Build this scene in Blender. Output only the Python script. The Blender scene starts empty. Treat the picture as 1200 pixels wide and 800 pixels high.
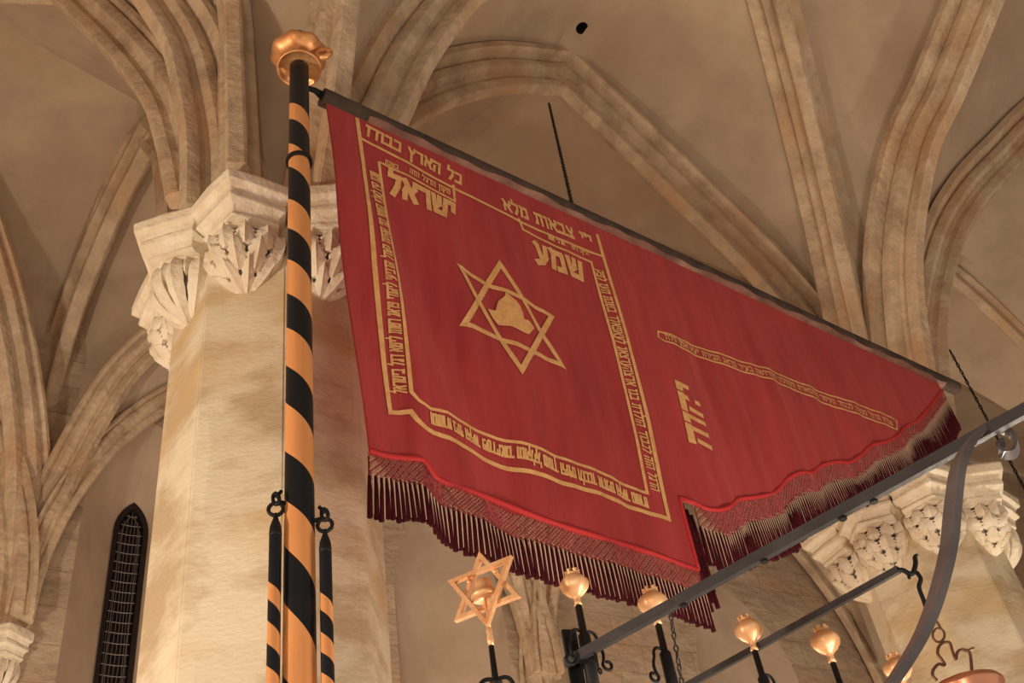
import bpy, bmesh, math, random
import numpy as np
from mathutils import Vector, Matrix
random.seed(7)
COL = bpy.context.scene.collection
R = math.radians
V = Vector

# ------------------------------------------------------------------ camera model
F = 1250.0                                   # focal length in pixels of a 1200 px wide picture
EYE = V((0, 0, 1.6))
_d = V((350 - 600, 1400, -F))                # zenith direction in camera axes (x right, y up, -z forward)
UPC = _d.normalized()
_fw = V((0, 0, -1)); FYC = (_fw - UPC * _fw.dot(UPC)).normalized(); RXC = FYC.cross(UPC)
M3 = Matrix((RXC, FYC, UPC))                 # camera axes -> world axes
cam_d = bpy.data.cameras.new('camera'); cam = bpy.data.objects.new('camera', cam_d); COL.objects.link(cam)
cam.matrix_world = Matrix.Translation(EYE) @ M3.to_4x4()
cam_d.sensor_width = 36; cam_d.lens = F / 1200 * 36; cam_d.clip_start = .05; cam_d.clip_end = 200
bpy.context.scene.camera = cam

def ray(x, y): return M3 @ (V((x - 600, 400 - y, -F)) / F)
def atz(x, y, h): r = ray(x, y); return EYE + r * ((h - 1.6) / r.z)          # where the sight line reaches height h
def atd(x, y, D): r = ray(x, y); return EYE + r * (D / math.hypot(r.x, r.y)) # ... horizontal distance D
def atk(x, y, k): return EYE + ray(x, y) * k
def onp(x, y, P, d):                                                         # ... a vertical plane through P with heading d
    n = V((-d.y, d.x, 0)); r = ray(x, y); return EYE + r * ((P - EYE).dot(n) / r.dot(n))

# ------------------------------------------------------------------ helpers
def tag(o, label=None, cat=None, group=None, kind=None):
    if label: o['label'] = label
    if cat: o['category'] = cat
    if group: o['group'] = group
    if kind: o['kind'] = kind
    return o
def empty(name, loc=(0, 0, 0), rz=0):
    o = bpy.data.objects.new(name, None); COL.objects.link(o); o.location = loc; o.rotation_euler = (0, 0, rz); return o
def mesh(name, verts, faces, mat, parent=None, smooth=False, mats=None, midx=None, world=True):
    me = bpy.data.meshes.new(name); me.from_pydata([tuple(v) for v in verts], [], faces); me.update()
    o = bpy.data.objects.new(name, me); COL.objects.link(o)
    for m in (mats or [mat]): me.materials.append(m)
    if midx: me.polygons.foreach_set('material_index', midx)
    if smooth is True: me.polygons.foreach_set('use_smooth', [True] * len(me.polygons))
    if parent:
        o.parent = parent
        if world: o.matrix_parent_inverse = basis(parent).inverted()
    return o
def basis(o):
    m = Matrix.LocRotScale(o.location, o.rotation_euler, o.scale)
    return basis(o.parent) @ o.matrix_parent_inverse @ m if o.parent else m
class MB:
    def __init__(s): s.v = []; s.f = []
    def add(s, v, f):
        n = len(s.v); s.v += [V(a) for a in v]; s.f += [tuple(i + n for i in g) for g in f]; return s
    def box(s, c, d, rot=None):
        vs = []
        for x in (-1, 1):
            for y in (-1, 1):
                for z in (-1, 1):
                    p = V((x * d[0] / 2, y * d[1] / 2, z * d[2] / 2)); p = rot @ p if rot else p; vs.append(V(c) + p)
        return s.add(vs, [(0, 1, 3, 2), (4, 6, 7, 5), (0, 4, 5, 1), (2, 3, 7, 6), (0, 2, 6, 4), (1, 5, 7, 3)])
    def tube(s, pts, r, n=8, caps=True, closed=False):
        pts = [V(p) for p in pts]; N = len(pts); rr = r if isinstance(r, (list, tuple)) else [r] * N
        up = None; rings = []
        for i, p in enumerate(pts):
            t = (pts[(i + 1) % N] - pts[i - 1]) if closed else (pts[min(i + 1, N - 1)] - pts[max(i - 1, 0)])
            t = t.normalized() if t.length > 1e-9 else V((0, 0, 1))
            if up is None: up = V((0, 0, 1)) if abs(t.z) < .9 else V((1, 0, 0))
            a = (up - t * up.dot(t)).normalized(); b = t.cross(a); up = a
            rings.append([p + (a * math.cos(q) + b * math.sin(q)) * rr[i] for q in [2 * math.pi * k / n for k in range(n)]])
        vs = [v for g in rings for v in g]; fs = []
        for i in range(N if closed else N - 1):
            j = (i + 1) % N
            for k in range(n): fs.append((i * n + k, i * n + (k + 1) % n, j * n + (k + 1) % n, j * n + k))
        if caps and not closed: fs += [tuple(reversed(range(n))), tuple(range((N - 1) * n, N * n))]
        return s.add(vs, fs)
    def lathe(s, c, prof, n=24, axis=None, scal=0, nsc=0):
        # prof: (radius, height) pairs; scal: ripples on the rim
        c = V(c); A = axis.to_matrix() if axis else Matrix.Identity(3); vs = []; fs = []
        for (r, z) in prof:
            for k in range(n):
                a = 2 * math.pi * k / n; q = r * (1 + scal * math.cos(nsc * a)); vs.append(c + A @ V((q * math.cos(a), q * math.sin(a), z)))
        for i in range(len(prof) - 1):
            for k in range(n): fs.append((i * n + k, i * n + (k + 1) % n, (i + 1) * n + (k + 1) % n, (i + 1) * n + k))
        fs += [tuple(reversed(range(n))), tuple(range((len(prof) - 1) * n, len(prof) * n))]
        return s.add(vs, fs)
    def build(s, name, mat, parent=None, smooth=False, **k):
        return mesh(name, s.v, s.f, mat, parent, smooth, **k)
def autosmooth(o, ang=40):
    me = o.data; bm = bmesh.new(); bm.from_mesh(me); bmesh.ops.recalc_face_normals(bm, faces=bm.faces)
    for e in bm.edges: e.smooth = not (len(e.link_faces) == 2 and e.calc_face_angle(0) > R(ang))
    for f in bm.faces: f.smooth = True
    bm.to_mesh(me); bm.free(); return o
def spline(pts, n=12):
    P = [V(p) for p in pts]; P = [P[0] * 2 - P[1]] + P + [P[-1] * 2 - P[-2]]; out = []
    for i in range(1, len(P) - 2):
        a, b, c, d = P[i - 1:i + 3]
        for k in range(n):
            t = k / n
            out.append(.5 * ((2 * b) + (c - a) * t + (2 * a - 5 * b + 4 * c - d) * t * t + (3 * b - a - 3 * c + d) * t ** 3))
    out.append(P[-2]); return out
def resample(pts, n):
    L = [0]
    for a, b in zip(pts, pts[1:]): L.append(L[-1] + (b - a).length)
    out = []; j = 0
    for k in range(n):
        s = L[-1] * k / (n - 1)
        while j < len(L) - 2 and L[j + 1] < s: j += 1
        t = (s - L[j]) / max(1e-9, L[j + 1] - L[j]); out.append(pts[j].lerp(pts[j + 1], min(1, max(0, t))))
    return out

# ------------------------------------------------------------------ materials
def mat(name, col, rough=.8, metal=0, col2=None, scale=4, stretch=(1, 1, 1), bump=0, detail=6, col3=None, sc3=1.2, lo=.35, hi=.65, bscale=None, spec=.3, extra=None):
    m = bpy.data.materials.new(name); m.use_nodes = True; nt = m.node_tree; N = nt.nodes; Lk = nt.links
    b = N['Principled BSDF']; b.inputs['Roughness'].default_value = rough; b.inputs['Metallic'].default_value = metal
    b.inputs['Specular IOR Level'].default_value = spec
    b.inputs['Base Color'].default_value = (*col, 1)
    tc = N.new('ShaderNodeNewGeometry'); mp = N.new('ShaderNodeMapping'); mp.inputs['Scale'].default_value = stretch
    Lk.new(tc.outputs['Position'], mp.inputs['Vector'])
    last = None
    if col2:
        nz = N.new('ShaderNodeTexNoise'); nz.inputs['Scale'].default_value = scale; nz.inputs['Detail'].default_value = detail; nz.inputs['Roughness'].default_value = .6
        Lk.new(mp.outputs[0], nz.inputs['Vector'])
        cr = N.new('ShaderNodeValToRGB'); cr.color_ramp.elements[0].position = lo; cr.color_ramp.elements[1].position = hi
        cr.color_ramp.elements[0].color = (*col2, 1); cr.color_ramp.elements[1].color = (*col, 1)
        Lk.new(nz.outputs['Fac'], cr.inputs['Fac']); last = cr.outputs['Color']
        if col3:
            n3 = N.new('ShaderNodeTexNoise'); n3.inputs['Scale'].default_value = sc3; n3.inputs['Detail'].default_value = 4
            Lk.new(mp.outputs[0], n3.inputs['Vector'])
            r3 = N.new('ShaderNodeMapRange'); r3.inputs[1].default_value = .5; r3.inputs[2].default_value = .72; Lk.new(n3.outputs['Fac'], r3.inputs[0])
            mx = N.new('ShaderNodeMix'); mx.data_type = 'RGBA'; Lk.new(r3.outputs[0], mx.inputs[0]); Lk.new(last, mx.inputs[6]); mx.inputs[7].default_value = (*col3, 1); last = mx.outputs[2]
        if extra: last = extra(nt, tc, last)
        Lk.new(last, b.inputs['Base Color'])
    if bump:
        nb = N.new('ShaderNodeTexNoise'); nb.inputs['Scale'].default_value = bscale or scale * 3; nb.inputs['Detail'].default_value = 8; Lk.new(mp.outputs[0], nb.inputs['Vector'])
        bp = N.new('ShaderNodeBump'); bp.inputs['Strength'].default_value = bump; bp.inputs['Distance'].default_value = .03
        Lk.new(nb.outputs['Fac'], bp.inputs['Height']); Lk.new(bp.outputs[0], b.inputs['Normal'])
    return m
def joints(h=.42, w=.9, amt=.25, heading=(.78, .62)):
    # thin mortar joints between courses of ashlar
    def f(nt, tc, last):
        N = nt.nodes; Lk = nt.links
        dx = N.new('ShaderNodeVectorMath'); dx.operation = 'DOT_PRODUCT'; dx.inputs[1].default_value = (heading[0], heading[1], 0); Lk.new(tc.outputs['Position'], dx.inputs[0])
        sp = N.new('ShaderNodeSeparateXYZ'); Lk.new(tc.outputs['Position'], sp.inputs[0])
        cb = N.new('ShaderNodeCombineXYZ'); Lk.new(dx.outputs['Value'], cb.inputs[0]); Lk.new(sp.outputs['Z'], cb.inputs[1])
        br = N.new('ShaderNodeTexBrick'); br.inputs['Scale'].default_value = 1; br.inputs['Mortar Size'].default_value = .008; br.inputs['Mortar Smooth'].default_value = .6
        br.inputs['Brick Width'].default_value = w; br.inputs['Row Height'].default_value = h
        br.inputs['Color1'].default_value = (1, 1, 1, 1); br.inputs['Color2'].default_value = (.86, .86, .86, 1); br.inputs['Mortar'].default_value = (1 - amt * 2, 1 - amt * 2.2, 1 - amt * 2.4, 1)
        nz = N.new('ShaderNodeTexNoise'); nz.inputs['Scale'].default_value = 3; Lk.new(tc.outputs['Position'], nz.inputs['Vector'])
        ad = N.new('ShaderNodeVectorMath'); ad.operation = 'MULTIPLY_ADD'; ad.inputs[1].default_value = (.06, .06, 0); Lk.new(nz.outputs['Color'], ad.inputs[0]); Lk.new(cb.outputs[0], ad.inputs[2])
        Lk.new(ad.outputs[0], br.inputs['Vector'])
        mx = N.new('ShaderNodeMix'); mx.data_type = 'RGBA'; mx.blend_type = 'MULTIPLY'; mx.inputs[0].default_value = 1; Lk.new(last, mx.inputs[6]); Lk.new(br.outputs['Color'], mx.inputs[7])
        return mx.outputs[2]
    return f
PLASTER = mat('vault_plaster', (.56, .44, .325), .95, 0, (.42, .315, .235), 1.3, bump=.6, detail=12, col3=(.48, .35, .25), sc3=.7, bscale=5)
RIB = mat('rib_sandstone', (.66, .515, .365), .9, 0, (.40, .285, .195), 3.6, bump=.8, detail=9, col3=(.56, .36, .22), sc3=1.6, bscale=14, lo=.3, hi=.62)
SHAFT = mat('pillar_sandstone', (.80, .70, .53), .85, 0, (.56, .43, .28), 1.9, stretch=(1, 1, 2.0), bump=.2, detail=14, col3=(.66, .47, .25), sc3=1.3, bscale=26, lo=.38, hi=.54, extra=joints(.62, 1.3, .05))
CORB = mat('corbel_limestone', (.83, .74, .60), .85, 0, (.68, .54, .39), 6, bump=.5, detail=8, bscale=22, lo=.3, hi=.6)
WALLM = mat('rough_wall_stone', (.58, .45, .33), .95, 0, (.42, .31, .22), 2.4, bump=.9, detail=10, col3=(.50, .33, .22), sc3=1.2, bscale=7, stretch=(1, 1, 1.6), extra=joints(.34, .7, .16))
REVEAL = mat('smooth_reveal_plaster', (.52, .40, .30), .95, 0, (.43, .32, .235), 1.5, bump=.3, bscale=6)
RED = mat('red_velvet', (.46, .052, .058), .75, 0, (.33, .032, .040), 2.6, stretch=(3, 3, .5), bump=.5, bscale=4, lo=.3, hi=.7, spec=.2)
b_ = RED.node_tree.nodes['Principled BSDF']; b_.inputs['Sheen Weight'].default_value = .25; b_.inputs['Sheen Tint'].default_value = (1, .35, .3, 1)
CORD = mat('red_cord', (.55, .035, .04), .7)
MAROON = mat('maroon_thread', (.065, .005, .010), .8, 0, (.03, .003, .006), 30, spec=.1)  # darkened: shade within the thick tail fringe is put into the colour
CREAM = mat('cream_thread', (.66, .45, .34), .7)
NETL = mat('rose_net_thread', (.52, .20, .17), .7)
NETM = mat('pink_knotted_thread', (.38, .07, .07), .7, 0, (.16, .015, .02), 60)
GOLD = mat('gold_embroidery', (.86, .50, .22), .55, .05, (.68, .36, .14), 20, lo=.3, hi=.6)
ORANGE = mat('orange_paint', (.72, .32, .12), .5, 0, (.60, .25, .095), 3, stretch=(8, 8, .6), lo=.25, hi=.6)
BLACK = mat('black_paint', (.008, .010, .014), .4)
IRON = mat('wrought_iron', (.062, .062, .072), .42, .3, (.045, .045, .052), 5, bump=.12, bscale=25, spec=.5)
DIRON = mat('dark_iron', (.012, .012, .014), .55, .3)
BRASS = mat('polished_brass', (.86, .48, .22), .42, .6, (.55, .22, .08), 9, lo=.3, hi=.7)
GILT = mat('gilded_metal', (.95, .60, .34), .42, .45, (.72, .36, .17), 14, lo=.3, hi=.65)
COPPER = mat('lamp_brass', (.75, .35, .22), .3, .9)
STEEL = mat('lit_grey_iron', (.20, .19, .205), .38, .35, (.13, .125, .14), 6, bump=.1, bscale=25, spec=.5)  # paler than the rails: the strap's highlight is put into the colour
BRONZE = mat('dark_bronze', (.20, .10, .065), .45, .6)
BAR = mat('shaded_wood', (.085, .058, .045), .75, 0, (.045, .03, .024), 7, bump=.3, bscale=20)  # darkened: shade on the bar's upper side is put into the colour
SLEEVE = mat('lit_pink_cloth', (.30, .15, .12), .85, 0, (.16, .075, .06), 3.2, bump=.3, bscale=18, col3=(.40, .24, .18), sc3=4)  # pinkish sleeve cloth, paler to carry the bar's lit underside in its colour
GLASS = mat('night_window_glass', (.012, .009, .010), .15)
FRAME = mat('window_frame_paint', (.018, .010, .010), .6)
LEAD = mat('lead_came', (.17, .15, .14), .5, .4)
FLOORM = mat('floor_stone', (.30, .24, .18), .7, 0, (.22, .17, .13), 3, bump=.2)
HOLE = mat('shaded_shaft_stone', (.03, .022, .018), .95)  # near-black: the darkness inside the shaft is put into the colour

# ------------------------------------------------------------------ plan of the hall
HS, HC = 6.2, 10.1
C1 = atk(314, 800, 4.75); C1.z = 0
C2 = atk(1100, 690, 8.25); C2.z = 0
E_ = (C2 - C1).normalized(); BAY = (C2 - C1).length; P_ = V((-E_.y, E_.x, 0))
C0, C3 = C1 - E_ * BAY, C2 + E_ * BAY
W0 = atz(8, 735, HS); W0.z = 0
W1 = atz(632, 800, HS); W1.z = 0
WD = (W1 - W0).normalized(); WN = V((WD.y, -WD.x, 0))         # wall heading, wall normal into the hall
Wm, W2 = W0 - WD * BAY, W1 + WD * (W1 - W0).length
KN = V((2.6, 4.4, 0)); KL = (C0 + C1 + W0 + Wm) / 4; KA = (C1 + C2 + W0 + W1) / 4; KB = (C2 + C3 + W1 + W2) / 4
KM = KN - E_ * BAY; KR = KN + E_ * BAY
N1, N2, N3 = C1 - P_ * 4.6, C2 - P_ * 4.6, C3 - P_ * 4.6

def quarter(S, T, hs=HS, hc=HC, off=.62, n=14, sharp=1.0):
    """half of a pointed arch from springer S to crown T (plan points)"""
    d = (T - S); d.z = 0; L = d.length; d.normalize(); out = []
    tm = R(74)
    for k in range(n + 1):
        t = tm * k / n; s = off + (L - off) * (1 - math.cos(t)) / (1 - math.cos(tm)); h = hs + (hc - hs) * math.sin(t) / math.sin(tm)
        q = S + d * s; out.append(V((q.x, q.y, h)))
    return out
def traced(S, T, px, end=None):
    d = (T - S); d.z = 0; d.normalize(); out = [onp(x, y, S, d) for x, y in px]
    if end: out.append(end)
    return spline(out, 8)
def zed(px, end=None):
    out = [atz(*a) for a in px]
    if end: out.append(end)
    return spline(out, 8)

# profile of a rib, (sideways, depth) from web to nose, right half
_core = [(.088, -.31), (.118, -.29), (.128, -.25), (.122, -.21), (.09, -.185), (.045, -.17), (.036, -.145), (.045, -.12), (.066, -.095), (.070, -.05), (.062, -.012), (.045, 0)]
PEAR = [(.150, -.38), (.150, -.34)] + _core
WIDE = [(.230, -.40), (.230, -.335)] + _core
trim_no = [0]
def rib(pts, prof, sc=1.0, side=None, label=None, n=40, over=0):
    if over == 1: pts = pts + [pts[-1] + (pts[-1] - pts[-2]).normalized() * .22]
    if over == -1: pts = [pts[0] + (pts[0] - pts[1]).normalized() * .22] + pts
    pts = resample(pts, n); h = pts[-1] - pts[0]; dz = 1 if h.z > 0 else -1; h.z = 0; h.normalize(); sd = side or V((h.y, -h.x, 0))
    half = [(a * sc, b * sc) for a, b in prof]; full = [(a, b) for a, b in half] + [(-a, b) for a, b in reversed(half)]
    vs = []; backs = []
    for i, p in enumerate(pts):
        t = (pts[min(i + 1, n - 1)] - pts[max(i - 1, 0)]).normalized(); nn = t.cross(sd).normalized()
        ref = V((h.x * dz, h.y * dz, -1))
        if nn.dot(ref) < 0: nn = -nn
        for a, b in full: vs.append(p + sd * a + nn * b)
        backs.append(p + nn * (half[0][1] + .03))
    m = len(full); fs = []
    for i in range(n - 1):
        for k in range(m): fs.append((i * m + k, i * m + (k + 1) % m, (i + 1) * m + (k + 1) % m, (i + 1) * m + k))
    fs += [tuple(range(m)), tuple(range((n - 1) * m, n * m))]
    trim_no[0] += 1
    o = mesh('trim_%d' % trim_no[0], vs, fs, RIB); autosmooth(o, 32)
    tag(o, label, kind='structure')
    return backs

crown = lambda K, h=HC: V((K.x, K.y, h))
mid = lambda a, b, h=HC: V(((a.x + b.x) / 2, (a.y + b.y) / 2, h))
B = {}
A12 = mid(C1, C2)
# around the near pillar
def ext(S, T, px, h_end, k_end):
    p = traced(S, T, px); e = V((k_end.x, k_end.y, h_end)); last = p[-1]; s = []
    for i in range(1, 9):
        t = i / 8; q = last.lerp(e, t); q.z = last.z + (e.z - last.z) * math.sin(t * math.pi / 2); s.append(q)
    return p + s
def extz(px, h_end, k_end):
    p = zed(px); e = V((k_end.x, k_end.y, h_end)); last = p[-1]; s = []
    for i in range(1, 9):
        t = i / 8; q = last.lerp(e, t); q.z = last.z + (e.z - last.z) * math.sin(t * math.pi / 2); s.append(q)
    return p + s
B['r2'] = rib(ext(C1, C0, [(212, 245), (213, 170), (205, 110), (190, 50), (160, 0)], 10.1, mid(C0, C1)), WIDE, .95, label='arch rib with one pale edge rising from the leftmost upper capital')
B['r1'] = rib(ext(C1, Wm, [(196, 238), (185, 180), (165, 120), (120, 60), (60, 0)], 10.6, KL), PEAR, 1.0, label='curved rib swinging out of the top left of the picture')
B['r3'] = rib(extz([(277, 190, 6.42), (275, 100, 7.3), (272, 0, 8.4)], 10.2, KM), PEAR, .95, side=V((.98, .18, 0)), label='upright rib above the middle capital')
B['r4'] = rib(ext(C1, N1, [(383, 225), (400, 110), (412, 0)], 10.1, mid(C1, N1)), PEAR, 1.0, label='rib behind the brass pole finial')
B['r5'] = rib(ext(C1, KN, [(430, 235), (475, 145), (510, 70), (560, 0)], 10.25, KN), WIDE, 1.05, label='twin-roll rib right of the pole top')
r6 = traced(C1, C2, [(425, 235), (452, 180), (495, 143), (540, 120), (600, 106), (660, 108)]); r6b = traced(C1, C2, [(660, 108), (720, 165), (800, 243), (900, 345), (975, 450), (1010, 560)])
B['r6'] = rib(r6, WIDE, 1.0, label='left leg of the pointed arch above the banner', over=1); B['r6b'] = rib(r6b, WIDE, 1.0, label='right leg of the pointed arch above the banner', over=-1)
B['r11'] = rib(traced(C1, W0, [(192, 320), (190, 240), (184, 195), (172, 178)]), PEAR, 1.1, label='short far side of the pointed arch behind the left capital', over=1)
B['r11b'] = rib(traced(W0, C1, [(12, 745), (40, 560), (85, 380), (130, 262), (172, 178)]), PEAR, 1.15, label='long tall rib along the left edge, ending on the wall corbel', over=1)
B['r12'] = rib(ext(W0, C2, [(22, 745), (52, 650), (102, 540), (150, 455), (185, 415)], 10.2, KA), PEAR, .8, label='rib leaning right from the wall corbel towards the pillar')
B['w0L'] = rib(quarter(W0, KL, HS, 10.6, off=.15), PEAR, 1, label='rib at the left edge of the picture')
# around the far pillar
B['r7'] = rib(extz([(1048, 575, 6.2), (1010, 400, 7.25), (960, 180, 8.9), (915, 0, 9.9)], 10.3, KN), WIDE, 1.0, side=V((.98, -.15, 0)), label='broad straight rib crossing the plain vault right of the hole')
B['r8'] = rib(ext(C2, N2, [(1120, 520), (1092, 430), (1078, 300), (1096, 180), (1128, 110), (1173, 0)], 10.3, C2 - P_ * 4.9), WIDE, 1.05, label='tall curved double rib leaving at the top right')
B['r9'] = rib(ext(C2, N3, [(1125, 530), (1110, 400), (1125, 300), (1155, 240), (1200, 190)], 10.3, KR), WIDE, 1.0, label='arched rib bending out of the right edge')
A23 = mid(C2, C3)
B['r10'] = rib(quarter(C2, A23), WIDE, .9, label='arch rib from the far pillar going right')
B['r10b'] = rib(quarter(C3, A23), WIDE, .9, label='far leg of the arch beyond the far pillar')
# aisle bays
B['c1a'] = rib(quarter(C1, KA, HS, 10.2), PEAR, 1, label='aisle rib from the near pillar, behind the banner')
B['c2a'] = rib(quarter(C2, KA, HS, 10.2), PEAR, 1, label='aisle rib from the far pillar, behind the banner')
B['w1a'] = rib(quarter(W1, KA, 5.85, 10.2, off=.15), PEAR, .95, label='wall rib leaning left under the fringe')
AW = mid(C2, W1)
B['w1c'] = rib(quarter(W1, AW, 5.85, off=.15), WIDE, .75, label='cross rib rising from the wall behind the gilded balls')
B['c2w'] = rib(quarter(C2, AW), WIDE, .75, label='cross rib on the wall side of the far pillar')
B['w1b'] = rib(quarter(W1, KB, 5.85, 10.2, off=.15), PEAR, .95, label='wall rib curving right behind the gilded balls')
B['c2b'] = rib(quarter(C2, KB, HS, 10.2), PEAR, 1, label='aisle rib beyond the far pillar')
B['w2b'] = rib(quarter(W2, KB, HS, 10.2, off=.15), PEAR, 1, label='rib descending left of the far pillar')
A01, A12w, Am0 = mid(W0, W1, 9.6), mid(W1, W2, 9.6), mid(Wm, W0, 9.6)
def warch(S, T): return [p + WN * .12 for p in quarter(S, T, HS, 9.6, off=.18)]
B['wa'] = rib(warch(W0, A01), PEAR, .62, label='wall arch rib above the lancet window'); B['wb'] = rib(warch(W1, A01), PEAR, .9, label='wall arch rib under the banner')
B['wc'] = rib(warch(W1, A12w), PEAR, .9, label='wall arch rib behind the gilded balls'); B['wd'] = rib(warch(W2, A12w), PEAR, .9, label='wall arch rib beside the far pillar')
B['we'] = rib(warch(W0, Am0), PEAR, .9, label='wall arch rib at the far left')

for ks, pt, hh in ((('r1', 'w0L'), KL, 10.6), (('r3',), KM, 10.2), (('r5', 'r7'), KN, 10.3), (('r9',), KR, 10.3), (('r6', 'r6b0'), A12, 10.12), (('c1a', 'c2a', 'w1a', 'r12'), KA, 10.2),
                   (('w1b', 'c2b', 'w2b'), KB, 10.2), (('w1c', 'c2w'), AW, 10.1), (('r10', 'r10b'), A23, 10.1), (('wa', 'wb'), A01 + WN * .12, 9.6), (('wc', 'wd'), A12w + WN * .12, 9.6),
                   (('we',), Am0 + WN * .12, 9.6), (('r2',), mid(C0, C1), 10.1), (('r4',), mid(C1, N1), 10.1), (('r8',), C2 - P_ * 4.9, 10.3)):
    for k in ks:
        if k == 'r6b0': B['r6b'][0] = r6[-1] + V((0, 0, .36))
        elif k == 'r6': B['r6'][-1] = r6[-1] + V((0, 0, .36))
        else: B[k][-1] = V((pt.x, pt.y, hh + .3))
B['r11'][-1] = onp(172, 178, C1, (W0 - C1).normalized()) + V((0, 0, .36)); B['r11b'][-1] = V(B['r11'][-1])
# webs: ruled cells between ribs, slightly domed
web = MB()
B['r6c'] = list(reversed(B['r6b']))
def cell(a, b, lift=.10, n=24, m=8):
    a = resample(a if isinstance(a, list) else B[a], n); b = resample(b if isinstance(b, list) else B[b], n); vs = []
    for i in range(n):
        for j in range(m + 1):
            t = j / m; p = a[i].lerp(b[i], t); p.z += lift * math.sin(math.pi * t) * min(1, (a[i] - b[i]).length / 2) ; vs.append(p)
    fs = [(i * (m + 1) + j, i * (m + 1) + j + 1, (i + 1) * (m + 1) + j + 1, (i + 1) * (m + 1) + j) for i in range(n - 1) for j in range(m)]
    web.add(vs, fs)
for a, b in (('r1', 'r2'), ('r2', 'r3'), ('r3', 'r4'), ('r4', 'r5'), ('r5', 'r6'), ('r6c', 'r7'), ('r7', 'r8'), ('r8', 'r9'), ('r9', 'r10'),
             ('r6', 'c1a'), ('c1a', 'r11'), ('r11b', 'r12'), ('r12', 'wa'), ('wb', 'w1a'), ('w1a', 'w1c'), ('c2w', 'c2a'), ('c2a', 'r6c'),
             ('w1c', 'w1b'), ('w1b', 'wc'), ('wd', 'w2b'), ('c2b', 'c2w'), ('r10', 'c2b'), ('w0L', 'we')):
    cell(a, b)
cell('r11', 'r1', .02); cell('r11b', 'w0L', .02)
# cells of bays that run on out of the picture

_q = quarter
def q(S, T, hs=HS, hc=HC, **k):
    p = _q(S, T, hs, hc, **k); return [V((v.x, v.y, v.z + .3)) for v in p]
cell(q(C3, A23), q(C3, KB, HS, 10.2)); cell(q(W2, KB, HS, 10.2), q(W2, mid(W2, C3))); cell(q(C3, KB, HS, 10.2), q(C3, mid(W2, C3)))
cell(q(C3, A23), q(C3, KR, HS, 10.3)); cell(q(C0, KL, HS, 10.6), q(C0, mid(C0, C1))); cell(q(Wm, KL, HS, 10.6), q(Wm, Am0))

cl = web.build('ceiling', PLASTER, smooth=True)
tag(cl, 'pale brown plastered rib vault', kind='structure')
hole_c = atz(682, 33, 10.05)

# ------------------------------------------------------------------ walls and floor
def wpt(s, h, inn=0): p = W0 + WD * s - WN * inn; return V((p.x, p.y, h))
def ws(x, y, inn=0):
    P = W0 - WN * inn; p = onp(x, y, P, WD); return ((p - W0).dot(WD), p.z)
niche_l = ws(107, 575); niche_t = ws(163, 497); win_t = ws(157, 590, .6); win_l = ws(136, 622, .6)
print('niche', niche_l, niche_t, 'win', win_t, win_l)
def lancet(cx, hw, hspring, htop, hbot, n=10):
    L = [(cx - hw, hbot), (cx - hw, hspring)]
    for k in range(1, n): t = R(60) * k / n; L.append((cx + hw - 2 * hw * math.cos(t), hspring + (htop - hspring) * math.sin(t) / math.sin(R(60))))
    L.append((cx, htop)); Rr = [(2 * cx - a, b) for a, b in reversed(L[:-1])]
    return L + Rr
wm = bmesh.new()
def loop(bm, pts): vs = [bm.verts.new(p) for p in pts]; return [bm.edges.new((vs[i], vs[(i + 1) % len(vs)])) for i in range(len(vs))]
span = (W1 - W0).length
cxw = win_t[0]; hw_n = cxw - niche_l[0] + .05
niches = [lancet(cxw, hw_n, niche_l[1] - .1, niche_t[1] + .05, 2.2), lancet(cxw + span * .62, .62, 7.0, 8.3, 2.2)]
s2 = ws(852, 700)
niches.append(lancet(s2[0], .75, s2[1] - 1.1, s2[1] + .1, 2.2))
edges = loop(wm, [wpt(a, b) for a, b in [(-6, 0), (span * 2 + 8, 0), (span * 2 + 8, 11), (-6, 11)]])
for nch in niches: edges += loop(wm, [wpt(*a) for a in nch])
bmesh.ops.triangle_fill(wm, edges=edges, use_beauty=True)
me = bpy.data.meshes.new('wall_far'); wm.to_mesh(me); wm.free(); me.materials.append(WALLM)
wall = bpy.data.objects.new('wall_far', me); COL.objects.link(wall); tag(wall, 'rough stone wall with deep lancet niches', kind='structure')
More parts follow.
